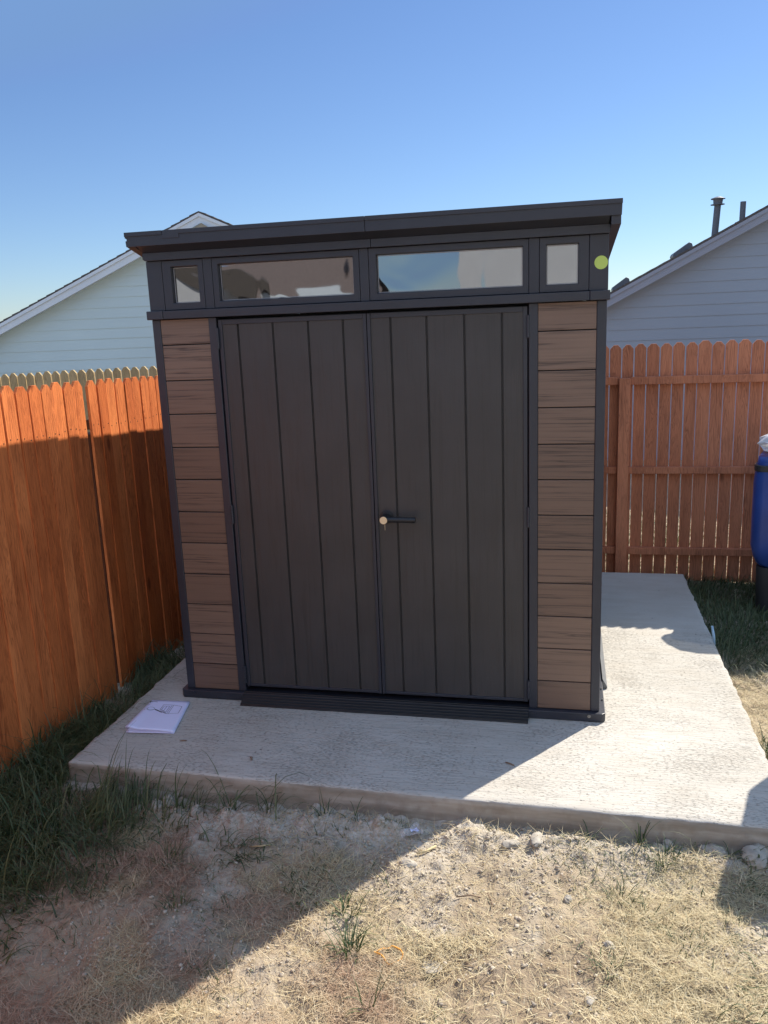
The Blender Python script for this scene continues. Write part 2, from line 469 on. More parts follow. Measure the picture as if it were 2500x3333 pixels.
# concrete pad: fine sheet on top, rough formed sides
def pad():
    xs = np.linspace(SX0, SX1, 240); ys = np.linspace(SY0, SY1, 250)
    X, Y = np.meshgrid(xs, ys, indexing='ij')
    n = lambda a, b, s: s * fbm(a, b, 4)
    e = np.minimum(np.minimum(X - SX0, SX1 - X), np.minimum(Y - SY0, SY1 - Y))
    Z = .0022 * fbm(X * 9, Y * 22, 4) - .006 * (1 - sstep(0, .02, e))
    Xj = X + np.where(X < SX0 + 1e-6, n(Y * 17, X, .013), 0) + np.where(X > SX1 - 1e-6, n(Y * 17, X + 5, .011), 0)
    Yj = Y + np.where(Y < SY0 + 1e-6, n(X * 17, Y, .006), 0) - .020 * (X - .2) * (Y < -.3) * sstep(-.3, SY0, Y)
    V = np.stack([Xj, Yj, Z - .0015], -1)
    m, k = X.shape; I = np.arange(m * k).reshape(m, k)
    Qt = np.stack([I[:-1, :-1], I[1:, :-1], I[1:, 1:], I[:-1, 1:]], -1).reshape(-1, 4)
    ring = np.concatenate([I[:, 0], I[-1, 1:], I[-2::-1, -1], I[0, -2:0:-1]])
    V = V.reshape(-1, 3)
    base = len(V); r = V[ring]; rows = [ring]
    extra = []
    for d, out in ((.03, .000), (.085, .002), (.16, .0)):
        w = r.copy(); w[:, 2] = -d + .003 * fbm(w[:, 0] * 12, w[:, 1] * 12 + d * 50, 3)
        rows.append(np.arange(len(ring)) + base + len(extra) * len(ring)); extra.append(w)
    V = np.concatenate([V] + extra)
    Qs = []
    for a, b in zip(rows[:-1], rows[1:]):
        Qs.append(np.stack([a, b, np.roll(b, -1), np.roll(a, -1)], -1))
    Qs = np.concatenate(Qs)
    o = arrays('concrete_pad', V, np.concatenate([Qt, Qs]), M_conc, True)
    o.data.materials.append(M_cside)
    mi = np.zeros(len(Qt) + len(Qs), np.int32); mi[len(Qt):] = 1
    o.data.polygons.foreach_set('material_index', mi)
    sm = np.ones(len(mi), bool)
    o.data.polygons.foreach_set('use_smooth', sm)
    return o
PAD = pad()
tag(PAD, 'pale broom-finished concrete pad under the dark shed', None, kind='structure')

def footing():
    xs = np.linspace(-1.27, -.72, 60); n = len(xs); V = []
    for x in xs:
        j = .010 * float(fbm(np.array([x * 22]), np.array([3.]), 3)[0])
        y = SY0 + .028 - .022 * sstep(-.72, -.85, x) + j
        V += [(x, y - .03, -.20), (x, y - .026, -.102 + j * .5), (x, y + .05, -.092)]
    F = [(i*3+k, i*3+3+k, i*3+4+k, i*3+1+k) for i in range(n - 1) for k in (0, 1)]
    m = MB(); m.add(V, F); m.build('footing', M_cside, PAD, 0, 2, True)
footing()

# ------------------------------------------------------------------ shed
DEP = 2.05                                           # depth of the walls
shed = empty('shed', (0, 1.0, 0))
tag(shed, 'dark grey resin garden shed with walnut side panels and double doors', 'shed')

# base tray with chamfered front corners
b = MB(); X = 1.026; c = .014
b.prism([(-X + c, -.024, 0), (X - c, -.024, 0), (X, -.024 + c, 0), (X, DEP + .02, 0), (-X, DEP + .02, 0), (-X, -.024 + c, 0)], (0, 0, .040))
tray = b.build('base_tray', M_trim, shed, .003)
for x in (-.955, -.70, .71, .955):
    m = MB(); m.tube([(x, -.0245, .028), (x, -.029, .028)], [.0085, .0075], 14); m.tube([(x, -.029, .028), (x, -.0305, .028)], .003, 6)
    m.build('screw', M_screw if x > .9 else M_trim, tray)
for y in (.12, .24):
    m = MB(); m.tube([(1.018, y, .0403), (1.018, y, .047)], .004, 8); m.build('screw', M_screw, tray)
# low resin plank leaning against the right wall
m = MB(); m.prism([(1.0275, .335, .002), (1.052, .335, .002), (1.050, .335, .012), (1.0275, .335, .052)], (0, 1.1, 0))
tag(m.build('leaning_plank', M_foot, None, .002), 'grey sloped resin strip lying against the right side of the shed', 'plank')

# walls
for sx in (-1, 1):
    m = MB(); zs = np.linspace(.0405, 1.84, 13)
    for a, bz in zip(zs[:-1], zs[1:]): m.box(*sorted((sx * .965, sx * .996)), .03, DEP, a + .002, bz - .002)
    m.box(*sorted((sx * .95, sx * .985)), .03, DEP, .0405, 1.84)
    m.box(*sorted((sx * .96, sx * .990)), .04, DEP, 1.842, 2.10)
    m.build('side_wall', M_belt, shed, .002)
m = MB(); m.box(-.945, .945, DEP - .03, DEP, .0405, 2.0); m.build('back_wall', M_belt, shed)
for sx in (-1, 1):
    m = MB(); m.box(*sorted((sx * .9605, sx * 1.0)), -.001, .045, .0405, 1.8395); m.build('corner_post', M_trim, shed, .004, 3)
    m = MB(); m.box(*sorted((sx * .9605, sx * 1.0)), DEP - .03, DEP + .01, .0405, 2.05); m.build('corner_post', M_trim, shed, .004, 3)
    m = MB(); m.box(*sorted((sx * .6885, sx * .7258)), -.003, .06, .0405, 1.8395); m.build('door_jamb', M_trim, shed, .003)
# walnut panels
PL = [.0405, .176, .332, .485, .639, .793, .946, 1.102, 1.255, 1.410, 1.564, 1.725, 1.8395]
for sx in (-1, 1):
    m = MB()
    for a, bz in zip(PL[:-1], PL[1:]):
        m.box(*sorted((sx * .7262, sx * .9602)), .002, .02, a + .0022, bz - .0022)
    o = m.build('wood_panel', M_wood, shed, .0018)
    m = MB(); m.box(*sorted((sx * .7262, sx * .9602)), .012, .03, .0405, 1.8395); m.build('panel_backing', M_dark, o)

# doors: tongue-and-groove profile extruded upwards, with a raised border
def door(sx, grooves):
    x0, x1 = (-.683, -.0015) if sx < 0 else (.0015, .683)
    yf = .010
    prof = [(x0, yf)]
    for g in sorted(grooves):
        prof += [(g - .0052, yf), (g - .0036, yf + .0055), (g - .0012, yf + .0055), (g, yf + .001), (g + .0012, yf + .0055), (g + .0036, yf + .0055), (g + .0052, yf)]
    prof += [(x1, yf), (x1, yf + .035), (x0, yf + .035)]
    m = MB(); m.prism([(x, y, .066) for x, y in prof], (0, 0, 1.829 - .066))
    d = m.build('door', M_door, shed)
    m = MB()
    inner = .0145; outer = .018
    xi = (x1 - inner, x1) if sx < 0 else (x0, x0 + inner)
    xo = (x0, x0 + outer) if sx < 0 else (x1 - outer, x1)
    m.box(xi[0], xi[1], yf - .008, yf + .02, .0665, 1.8285)
    m.box(xo[0], xo[1], yf - .006, yf + .02, .0665, 1.8285)
    xa, xb = (xo[1], xi[0]) if sx < 0 else (xi[1], xo[0])
    m.box(xa + .0003, xb - .0003, yf - .005, yf + .02, 1.806, 1.8285)
    m.box(xa + .0003, xb - .0003, yf - .005, yf + .02, .0665, .080)
    m.build('door_border', M_trim, d, .002)
    for z0, z1 in ((1.702, 1.791), (.894, .981), (.086, .174)):
        xh = sx * .6857
        m = MB()
        for k in range(3):
            a = z0 + (z1 - z0) * k / 3; e = z0 + (z1 - z0) * (k + 1) / 3
            m.tube([(xh, -.004, a + .0008), (xh, -.004, e - .0008)], .0062, 12)
        m.tube([(xh, -.004, z0 - .003), (xh, -.004, z1 + .003)], .0028, 8)
        m.box(*sorted((sx * .689, sx * .704)), -.0048, -.0032, z0 + .003, z1 - .003)
        m.build('hinge', M_trim, d)
    return d
dl = door(-1, [-.592, -.428, -.265, -.107])
dr = door(1, [.104, .260, .4205, .578])
m = MB(); m.box(-.687, .687, .046, .060, .05, 1.839); m.build('door_stop', M_dark, shed)

# lever handle on the right door
hx, hz, yf = .054, .930, .010
m = MB(); m.tube([(hx, yf, hz), (hx, yf - .005, hz), (hx, yf - .0055, hz), (hx, yf - .010, hz), (hx, yf - .0105, hz), (hx, yf - .016, hz)],
                 [.0305, .0305, .027, .027, .0225, .021], 32)
handle = m.build('handle', M_black, dr, .0008, 2, False)
m = MB(); m.tube([(hx, yf - .015, hz), (hx, yf - .073, hz)], .0185, 28); m.tube([(hx + .008, yf - .058, hz), (hx + .142, yf - .058, hz - .001)], .0128, 20)
m.build('lever', M_black, handle, .0015)
m = MB(); m.tube([(hx, yf - .0732, hz), (hx, yf - .0752, hz)], [.0172, .0166], 28); m.build('lock_cylinder', M_gold, handle)
m = MB(); m.tube([(hx + .004, yf - .066, hz - .016), (hx + .0045, yf - .066, hz - .046)], .0008, 8); m.build('pale_streak', M_gold, handle)  # thin pale streak below the lever, shaped as a wire

# ribbed threshold
m = MB()
pr = [(-.006, .047), (-.014, .047)]
ny_ = 5
for k in range(ny_):
    y0 = -.014 - k * .0128; z0 = .045 - k * .0080
    pr += [(y0 - .0005, z0), (y0 - .008, z0 - .0032), (y0 - .0088, z0 - .0062), (y0 - .0125, z0 - .0072)]
pr += [(-.079, .0035), (-.079, .0004), (-.006, .0004)]
m.prism([(-.693, y, z) for y, z in pr], (1.380, 0, 0))
m.build('threshold', M_black, shed)

# belt over doors and panels
m = MB(); m.box(-.9305, .9305, -.026, .05, 1.8405, 1.8765); belt = m.build('belt', M_belt, shed, .002)
for sx in (-1, 1):
    m = MB(); m.box(*sorted((sx * .932, sx * 1.011)), -.027, .05, 1.8395, 1.8775); m.build('belt_end', M_trim, belt, .003)

# transom: mullions, four windows, each a ring with a pane
for x0, x1 in ((-1.003, -.9285), (-.7305, -.6895), (-.0195, .0195), (.6895, .7305), (.9285, 1.003)):
    m = MB(); m.box(x0, x1, -.001, .045, 1.878, 2.0945); m.build('transom_mullion', M_trim, shed, .0022)
def window(x0, x1, ox0, ox1, oz0=1.908, oz1=2.066):
    z0, z1 = 1.879, 2.0935; yf, yb = -.001, .042
    m = MB()
    out = [(x0, z0), (x1, z0), (x1, z1), (x0, z1)]; inn = [(ox0, oz0), (ox1, oz0), (ox1, oz1), (ox0, oz1)]
    inb = [(a + s * .004, bz + t * .004) for (a, bz), (s, t) in zip(inn, ((1, 1), (-1, 1), (-1, -1), (1, -1)))]
    V = [(a, yf, bz) for a, bz in out] + [(a, yf, bz) for a, bz in inn] + [(a, yb, bz) for a, bz in out] + [(a, yb, bz) for a, bz in inb]
    F = []
    for i in range(4):
        j = (i + 1) % 4
        F += [(i, j, 4 + j, 4 + i), (8 + i, 12 + i, 12 + j, 8 + j), (4 + i, 4 + j, 12 + j, 12 + i), (i, 8 + i, 8 + j, j)]
    m.add(V, F)
    w = m.build('window', M_trim, shed, .0022)
    m = MB(); m.box(ox0 - .003, ox1 + .003, .024, .028, oz0 - .003, oz1 + .003); p = m.build('pane', M_glass, w)
    m = MB(); t = .0022
    a, e, zl, zh = ox0 + .0035, ox1 - .0035, oz0 + .0035, oz1 - .0035
    m.box(a, e, .0205, .0238, zl, zl + t); m.box(a, e, .0205, .0238, zh - t, zh)
    m.box(a, a + t, .0205, .0238, zl + t, zh - t); m.box(e - t, e, .0205, .0238, zl + t, zh - t)
    m.build('gasket', M_seal, w)
M_seal = plain('grey_gasket', (.32, .32, .34), .4)
window(-.9270, -.7320, -.886, -.757)
window(-.6880, -.0210, -.662, -.048)
window(.0210, .6880, .052, .665)
window(.7320, .9270, .758, .886)
m = MB(); m.box(-.96, .96, .0455, .06, 1.85, 2.11); m.build('transom_backing', M_dark, shed)
# lime sticker
m = MB(); m.tube([(.974, -.0012, 1.9855), (.974, -.0022, 1.9855)], .0262, 40); tag(m.build('sticker', M_lime, shed), 'round lime green sticker', None)

# cornice strip, soffit and the mono-pitch roof (falls to the back)
m = MB()
m.prism([(-1.006, -.022, 2.129), (-1.006, -.022, 2.103), (-.996, -.022, 2.095), (.0365, -.022, 2.095), (.0365, -.022, 2.129)], (0, .06, 0))
m.prism([(.0385, -.022, 2.129), (.0385, -.022, 2.095), (1.006, -.022, 2.095), (1.006, -.022, 2.129)], (0, .06, 0))
m.build('cornice', M_trim, shed, .0015)
roof = MB(); SL = .068; RB = DEP + .10
def rz(y): return -SL * (y + .085)
# roof deck
roof.prism([(-1.044, -.078, 2.206), (-1.044, -.078, 2.160), (-1.044, RB, 2.160 + rz(RB)), (-1.044, RB, 2.206 + rz(RB))], (2.088, 0, 0))
rf = roof.build('roof', M_trim, shed, .003)
m = MB()
fl = [(-1.047, 2.211), (-1.047, 2.189), (-1.037, 2.184), (-1.037, 2.179), (-1.0455, 2.176), (-1.0435, 2.152)]
m.prism([(x, -.086, z) for x, z in fl] + [(.0300, -.086, 2.152), (.0300, -.086, 2.211)], (0, .0075, 0))
m.prism([(.0318, -.086, 2.211), (.0318, -.086, 2.152), (1.045, -.086, 2.152), (1.047, -.086, 2.211)], (0, .0075, 0))
fas = m.build('fascia', M_trim, rf, .0015)
m = MB()
m.box(-1.0470, -.870, -.0905, -.0862, 2.1945, 2.2125); m.box(-.790, .0302, -.0905, -.0862, 2.1945, 2.2125); m.box(.0316, 1.0475, -.0905, -.0862, 2.1945, 2.2125)
m.box(-.8695, -.7905, -.0885, -.0862, 2.178, 2.2123)
m.build('drip_edge', M_trim, fas, .001)
m = MB(); m.prism([(-1.0, -.0782, 2.153), (-1.0, -.0225, 2.1295), (-1.0, .03, 2.1295), (-1.0, .03, 2.158), (-1.0, -.0782, 2.1585)], (2.0, 0, 0))
m.build('soffit', M_trim, rf)
for sx in (-1, 1):
    zf = 2.119 if sx > 0 else 2.151
    m = MB()
    x0, x1 = sorted((sx * 1.0065, sx * 1.0435))
    pts = [(x0, -.0775, 2.159), (x0, -.0775, zf), (x0, .10, 2.119 + rz(.10)), (x0, RB, 2.105 + rz(RB)), (x0, RB, 2.1595 + rz(RB)), (x0, -.0775, 2.1595)]
    m.prism(pts[1:], (x1 - x0, 0, 0))
    m.build('rake', M_trim, rf, .002)
m = MB(); m.box(-1.04, 1.04, RB, RB + .01, 2.10 + rz(RB), 2.205 + rz(RB)); m.build('fascia', M_trim, rf)

# ------------------------------------------------------------------ fences
def picket_mesh(w, h, t, ear, skew=0.0):
    e = ear
    pts = [(-w/2, 0, 0), (w/2, 0, 0), (w/2 + skew, 0, h - e * 1.15), (w/2 - e + skew, 0, h), (-w/2 + e + skew, 0, h), (-w/2 + skew, 0, h - e * 1.15)]
    m = MB(); m.prism(pts, (0, t, 0)); return m
def place(m, origin, ux, uy):
    """put a picket mesh drawn in local x (along the fence) / y (thickness) / z on a line"""
    ux = Vector(ux).normalized(); uy = Vector(uy).normalized(); o = Vector(origin)
    m.v = [tuple(o + ux * p[0] + uy * p[1] + Vector((0, 0, p[2]))) for p in m.v]
    return m

# red-brown fence across the back (its rails face the camera)
BY = 2.552
bf = empty('back_fence', (1.6, BY, -.14))
tag(bf, 'backlit red-brown dog-eared board fence with three rails, right of the shed', 'fence')
xs = [1.141 - .0845 * k for k in range(1, 32)][::-1] + [1.141, 1.223, 1.307, 1.391, 1.478, 1.561, 1.646, 1.728, 1.818, 1.902] + [1.902 + .0845 * k for k in range(1, 15)]
gaps = {1.223: .0100, 1.307: .0080, 1.391: .0055, 1.478: .0080, 1.561: .0095, 1.646: .0085}
for k, (a, c) in enumerate(zip(xs[:-1], xs[1:])):
    g = .0055 + random.random() * .0030
    w = c - a - gaps.get(round(a, 3), g)
    h = 1.572 + .14 + random.uniform(-.006, .006) + .003 * (a - 1.2)
    m = picket_mesh(w, h, 0.015, .024, random.uniform(-.0015, .0015))
    place(m, ((a + c) / 2, BY + random.uniform(0, .002), -.14 + .012), (1, 0, 0), (0, 1, 0))
    m.build('picket', M_stainB, bf, .0012)
posts = [-1.06, -.33, .45, 1.2425, 2.62]
for px in posts:
    m = MB(); m.box(px - .038, px + .038, BY - .072, BY - .006, -.2, 1.352); m.build('post', M_stainB, bf, .003)
for a, c in zip(posts[:-1], posts[1:]):
    for z0, z1 in ((1.304, 1.358), (.674, .722), (.078, .130)):
        m = MB(); j = random.uniform(-.002, .002); m.box(a + .0385, c - .0385, BY - .042, BY - .0035, z0 + j, z1 + j)
        m.build('rail', M_stainB, bf, .003)

# orange fence along the left side: two boards-on-rails panels with a gap
FX, FS = -1.587, -.002                                 # line x = FX + FS * (y + .6)
def fpt(y): return Vector((FX + FS * (y + .6), y, 0))
u = Vector((FS, 1, 0)).normalized(); nrm = Vector((u.y, -u.x, 0))        # nrm points to the yard (+x)
lf = empty('side_fence', (FX, 0, -.15))
tag(lf, 'orange stained dog-eared board fence running along the left, sunlit only at its top', 'fence')
def run(y0, y1, pitch, top0, slope, off, flip):
    n = round((y1 - y0) / pitch)
    ws = [random.uniform(.93, 1.06) for _ in range(n)]; k = (y1 - y0) / sum(ws)
    y = y0
    for w in (q * k for q in ws):
        g = random.uniform(.0045, .0105)
        yc = y + w / 2
        gz = float(gh(-1.5, yc)) - .05
        top = top0 + slope * (yc) + random.uniform(-.005, .005)
        m = picket_mesh(w - g, top - gz, .016, .019 * random.uniform(1.25, 1.65), random.uniform(-.002, .002))
        base = fpt(yc) + nrm * (off + random.uniform(-.0045, .0045)); base.z = gz
        ta = random.uniform(-.035, .035); ux = (u + nrm * ta).normalized(); place(m, base, ux, Vector((-ux.y, ux.x, 0)))
        o = m.build('picket', M_stainL, lf, .0012)
        if -.7 < yc < 1.4:
            for dx in (-.024, .024):
                q = base + ux * dx; q.z = 1.325 - .03 * yc + random.uniform(-.012, .012)
                nm = MB(); nm.tube([q - nrm * .002, q + nrm * .0008], .0033, 8); nm.build('nail_head', M_dark, o)
        y += w
run(-3.6, .318, .0925, 1.566, -.030, .004, 1)
run(.362, 2.52, .0935, 1.569, -.030, .0, 1)
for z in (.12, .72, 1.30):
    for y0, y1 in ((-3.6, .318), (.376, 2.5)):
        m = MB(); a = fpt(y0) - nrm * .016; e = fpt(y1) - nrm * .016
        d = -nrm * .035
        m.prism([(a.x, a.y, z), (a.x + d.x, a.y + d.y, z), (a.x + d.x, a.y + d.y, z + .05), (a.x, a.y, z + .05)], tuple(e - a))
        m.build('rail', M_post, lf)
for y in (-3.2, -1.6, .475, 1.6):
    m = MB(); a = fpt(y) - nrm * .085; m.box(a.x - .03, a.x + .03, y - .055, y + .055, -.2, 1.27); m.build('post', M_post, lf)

# pale unstained fence of the neighbour, behind
nf = empty('neighbour_fence', (-3, 3.0, -.15))
tag(nf, 'pale unstained dog-eared fence showing above the orange fence, left', 'fence')
x = -5.6
while x < -1.30:
    w = .0846; top = 1.494 + .0205 * (x + 4.0) + random.uniform(-.004, .004)
    m = picket_mesh(w - .009 - random.random() * .004, top + .15, .020, .026, 0)
    place(m, (x + w / 2, 3.0, -.15), (1, 0, 0), (0, 1, 0)); m.build('picket', M_pale, nf, .0012)
    x += w
for z in (.15, .75, 1.22):
    m = MB(); m.box(-5.6, -1.4, 3.0165, 3.05, z, z + .05); m.build('rail', M_pale, nf)

# ------------------------------------------------------------------ houses behind the fences
def gable_house(name, label, xl, xr, zl, zr, px, pz, y0, y1, sid, trim, shing, board_d, over, pitch, ph):
    """gable wall facing the camera; rake lines (xl,zl)-(px,pz)-(xr,zr) are the upper edge of the roof"""
    h = empty(name, ((xl + xr) / 2, y0, -.12)); tag(h, label, 'house')
    # lap siding: stepped courses
    m = MB(); z = -.3; eave = min(zl, zr)
    def span(z, drop):
        a = xl + .25; c = xr - .25
        zz = z + drop
        if zz > zl: a = max(a, xl + (zz - zl) * (px - xl) / (pz - zl))
        if zz > zr: c = min(c, xr - (zz - zr) * (xr - px) / (pz - zr))
        return a, c
    z = ph
    while z > -.3: z -= pitch
    while z < pz - .1:
        z1 = min(z + pitch, pz - .1)
        a0, c0 = span(z, .06); a1, c1 = span(z1, .06)
        if c1 - a1 < .02: break
        m.add([(a0, y0 - .010, z), (c0, y0 - .010, z), (c1, y0 - .002, z1), (a1, y0 - .002, z1),
               (a0, y0 + .1, z), (c0, y0 + .1, z), (c1, y0 + .1, z1), (a1, y0 + .1, z1)],
              [(0, 1, 2, 3), (4, 7, 6, 5), (0, 4, 5, 1), (3, 2, 6, 7), (0, 3, 7, 4), (1, 5, 6, 2)])
        z = z1
    m.build('wall', sid, h)
    m = MB(); m.box(xl + .26, xl + .36, y0 + .1, y1, -.3, zl); m.box(xr - .36, xr - .26, y0 + .1, y1, -.3, zr); m.box(xl + .36, xr - .36, y1 - .1, y1, -.3, eave)
    m.build('wall', sid, h)
    # roof slabs
    m = MB()
    for (xa, za) in ((xl, zl), (xr, zr)):
        dx, dz = px - xa, pz - za
        n = 30
        P = []
        for i in range(n + 1):                          # shingle butts give a faintly stepped edge
            t = i / n; P.append((xa + dx * t, za + dz * t))
        top = []
        for i in range(n):
            top += [(P[i][0], y0 - over, P[i][1] + .010), (P[i+1][0], y0 - over, P[i+1][1] + .000)]
        bot = [(px, y0 - over, pz - .022), (xa, y0 - over, za - .022)]
        m.prism(top + bot, (0, y1 - y0 + 2 * over, 0))
    m.build('roof', shing, h)
    # rake boards: a face board and a narrower shadow board
    m = MB(); m2 = MB()
    for (xa, za) in ((xl, zl), (xr, zr)):
        q = [(xa, y0 - over + .01, za - .0225), (px, y0 - over + .01, pz - .0225), (px, y0 - over + .01, pz - board_d), (xa, y0 - over + .01, za - board_d)]
        m.prism(q, (0, .03, 0))
        q = [(xa, y0 - over - .008, za - .024), (px, y0 - over - .008, pz - .024), (px, y0 - over - .008, pz - .07), (xa, y0 - over - .008, za - .07)]
        m2.prism(q, (0, .0165, 0))
        s = [(xa, y0 - over + .0405, za - board_d + .03), (px, y0 - over + .0405, pz - board_d + .03), (px, y0 - over + .0405, pz - board_d + .05), (xa, y0 - over + .0405, za - board_d + .05)]
        m.prism(s, (0, over - .02, 0))
    o = m.build('rake_board', trim, h); m2.build('drip_mould', trim, o)
    return h
hl = gable_house('pale_house', 'pale blue lap-sided house with a gable, behind the left fences', -8.35, -1.05, 1.58, 2.02, -4.235, 3.45, 8.0, 17, M_sidL, M_trimL, M_shing, .165, .22, .147, 1.611)
m = MB(); m.prism([(-4.37, 7.74, 3.18), (-4.03, 7.74, 3.18), (-4.20, 7.74, 3.285)], (0, .03, 0)); m.build('gable_vent', M_vent, hl)
hl.rotation_euler = (0, 0, R(9))
hr = gable_house('grey_house', 'grey lap-sided house with a sloping roof edge, behind the right fence', .95, 10.2, 1.855, 1.86, 5.6, 4.24, 8.0, 17, M_sidR, M_trimR, M_shing, .165, .22, .142, 1.744)
def rpt(x): return 1.855 + (4.24 - 1.855) * (x - .95) / (5.6 - .95)
# roof fittings
for vx, w in ((1.56, .22), (2.33, .24)):
    m = MB(); z = rpt(vx); sl = (4.24 - 1.855) / (5.6 - .95)
    m.prism([(vx - w/2, 8.3, z - sl * w/2 - .02), (vx + w/2, 8.3, z + sl * w/2 - .02), (vx + w/2 - .02, 8.3, z + sl * w/2 + .045), (vx + w/2 - .055, 8.3, z + sl * w/2 + .062), (vx - w/2, 8.3, z - sl * w/2 + .058), (vx - w/2 - .012, 8.3, z - sl * w/2 + .03)], (0, .35, 0))
    m.build('roof_vent', M_pipe, hr, .004)
m = MB(); m.tube([(2.725, 8.5, 2.60), (2.755, 8.5, 3.17)], .042, 18); p = m.build('flue_pipe', M_pipe, hr)
m = MB(); m.tube([(2.753, 8.5, 3.145), (2.753, 8.5, 3.152)], .088, 18); m.tube([(2.754, 8.5, 3.152), (2.756, 8.5, 3.215)], [.055, .062], 18); m.tube([(2.756, 8.5, 3.215), (2.756, 8.5, 3.222), (2.757, 8.5, 3.245)], [.09, .09, .03], 18)
m.build('flue_cap', M_pipe, p)
m = MB(); m.tube([(3.06, 8.5, 2.80), (3.065, 8.5, 3.165)], .036, 16); p = m.build('vent_pipe', M_pipe, hr)
m = MB(); m.tube([(3.03, 8.5, 2.74), (3.05, 8.5, 2.90), (3.058, 8.5, 2.905)], [.15, .075, .04], 16); m.build('flashing', M_pipe, p)

# houses on the camera's side of the yard, which the shed's windows mirror
def rear_house(name, label, x0, x1, y0, y1, zt, roof_mat, ridge):
    h = empty(name, ((x0 + x1) / 2, y0, -.12)); tag(h, label, 'house')
    m = MB(); m.box(x0, x1, y1, y0, -.3, zt); m.build('wall', M_white, h)
    m = MB(); ym = (y0 + y1) / 2
    m.prism([(x0 - .3, y0 + .4, zt - .02), (x0 - .3, ym, ridge), (x0 - .3, y1 - .4, zt - .02), (x0 - .3, y1 - .4, zt + .12), (x0 - .3, ym, ridge + .14), (x0 - .3, y0 + .4, zt + .12)], (x1 - x0 + .6, 0, 0))
    r = m.build('roof', roof_mat, h)
    m = MB(); m.box(x0 - .3, x1 + .3, y0 + .4, y0 + .43, zt - .1, zt + .1); m.build('fascia', M_trimL, r)
    for wx in np.arange(x0 + 1.5, x1 - 1, 3.2):
        m = MB(); m.box(wx, wx + 1.0, y0 + .001, y0 + .04, .9, 2.1); w = m.build('window', M_white, h)
        m = MB(); m.box(wx + .06, wx + .94, y0 + .0405, y0 + .043, .96, 2.04); m.build('pane', M_black, w)
    return h
rear_house('white_house', 'white house with a long wall, mirrored in the right-hand shed windows', -.62, 12, -9.0, -18, 5.6, M_shing, 8.5)
rear_house('brown_roofed_house', 'low house with a brown shingle roof, mirrored in the left-hand shed windows', -16, -3.0, -11.0, -12.6, 2.15, M_bshing, 3.4)

wing = bpy.data.objects['brown_roofed_house']
m = MB(); m.prism([(-9, -10.5, -.3), (-4.75, -10.5, -.3), (-4.75, -10.5, 2.40), (-7.0, -10.5, 3.08), (-9, -10.5, 2.5)], (0, -.6, 0)); m.build('wall', M_white, wing)
m = MB(); m.prism([(-9.2, -10.3, 2.44), (-7.0, -10.3, 3.09), (-4.3, -10.3, 2.28), (-4.3, -10.3, 2.62), (-7.0, -10.3, 3.6), (-9.2, -10.3, 2.8)], (0, -1.2, 0)); m.build('roof', M_shing, wing)

# ------------------------------------------------------------------ blue bin at the right edge
def rounded(w, d, r, n=6):
    pts = []
    for cx, cy, a0 in ((w/2 - r, d/2 - r, 0), (-w/2 + r, d/2 - r, 90), (-w/2 + r, -d/2 + r, 180), (w/2 - r, -d/2 + r, 270)):
        for k in range(n + 1):
            a = R(a0 + 90 * k / n); pts.append((cx + r * math.cos(a), cy + r * math.sin(a)))
    return pts
def loft(rings):
    m = MB(); n = len(rings[0]); V = [p for r in rings for p in r]
    F = [(i*n+k, i*n+(k+1)%n, (i+1)*n+(k+1)%n, (i+1)*n+k) for i in range(len(rings)-1) for k in range(n)]
    F += [tuple(range(n))[::-1], tuple(range((len(rings)-1)*n, len(rings)*n))]
    return m.add(V, F)
def bin_obj(name, label, cx, cy, rot, W, D, body_mat, z_levels, zl):
    t = empty(name, (cx, cy, -.13)); tag(t, label, 'bin')
    ca, sa = math.cos(R(rot)), math.sin(R(rot))
    def ring(w, d, r, z): return [(cx + px * ca - py * sa, cy + px * sa + py * ca, z) for px, py in rounded(w, d, r)]
    loft([ring(W * s, D * s, rr, z) for z, s, rr in z_levels]).build('body', body_mat, t, 0, 2, True)
    loft([ring(W * 1.0, D * 1.0, .06, zl), ring(W * 1.0, D * 1.0, .06, zl + .04)]).build('rim', M_dbin, t, .006, 3)
    loft([ring(W * .80, D * .80, .05, -.16), ring(W * .86, D * .86, .06, z_levels[0][0] - .001)]).build('base', M_dbin, t, .004)
    return t
lv = [(.20, .78, .05), (.22, .86, .06), (.27, .94, .07), (.34, .99, .07), (.50, 1.0, .07), (.74, 1.0, .065), (.82, .975, .06), (.87, .94, .055), (.90, .92, .05)]
bin_obj('blue_bin', 'blue rounded plastic bin on a dark base, by the back fence at the right edge', 2.300, 1.93, -18, .56, .44, M_blue, lv, .812)
m = MB(); rg = []
for i, (z, s) in enumerate(((.905, .55), (.94, .72), (.975, .78), (1.01, .66), (1.05, .42), (1.08, .12))):
    rg.append([(2.30 + s * .36 * math.cos(a) * (1 + .22 * math.sin(3 * a + i * 1.3) + .12 * math.sin(7 * a + i * 2)), 1.93 + s * .30 * math.sin(a) * (1 + .22 * math.cos(4 * a + i)), z + .014 * math.sin(5 * a + i)) for a in np.linspace(0, 2 * math.pi, 29)[:-1]])
tag(loft(rg).build('plastic_bag', M_bag, None), 'crumpled white plastic bag on top of the blue bin', 'bag')
lv2 = [(.02, .80, .04), (.05, .84, .05), (.95, 1.0, .06), (.98, 1.0, .06)]
bin_obj('shadow_casting_bin', 'dark green bin added beyond the right end of the pad to cast a shadow', 2.33, .05, -17, .50, .55, M_dkgreen, lv2, .94)  # unseen bin, added to throw the shadow at the pad's right front

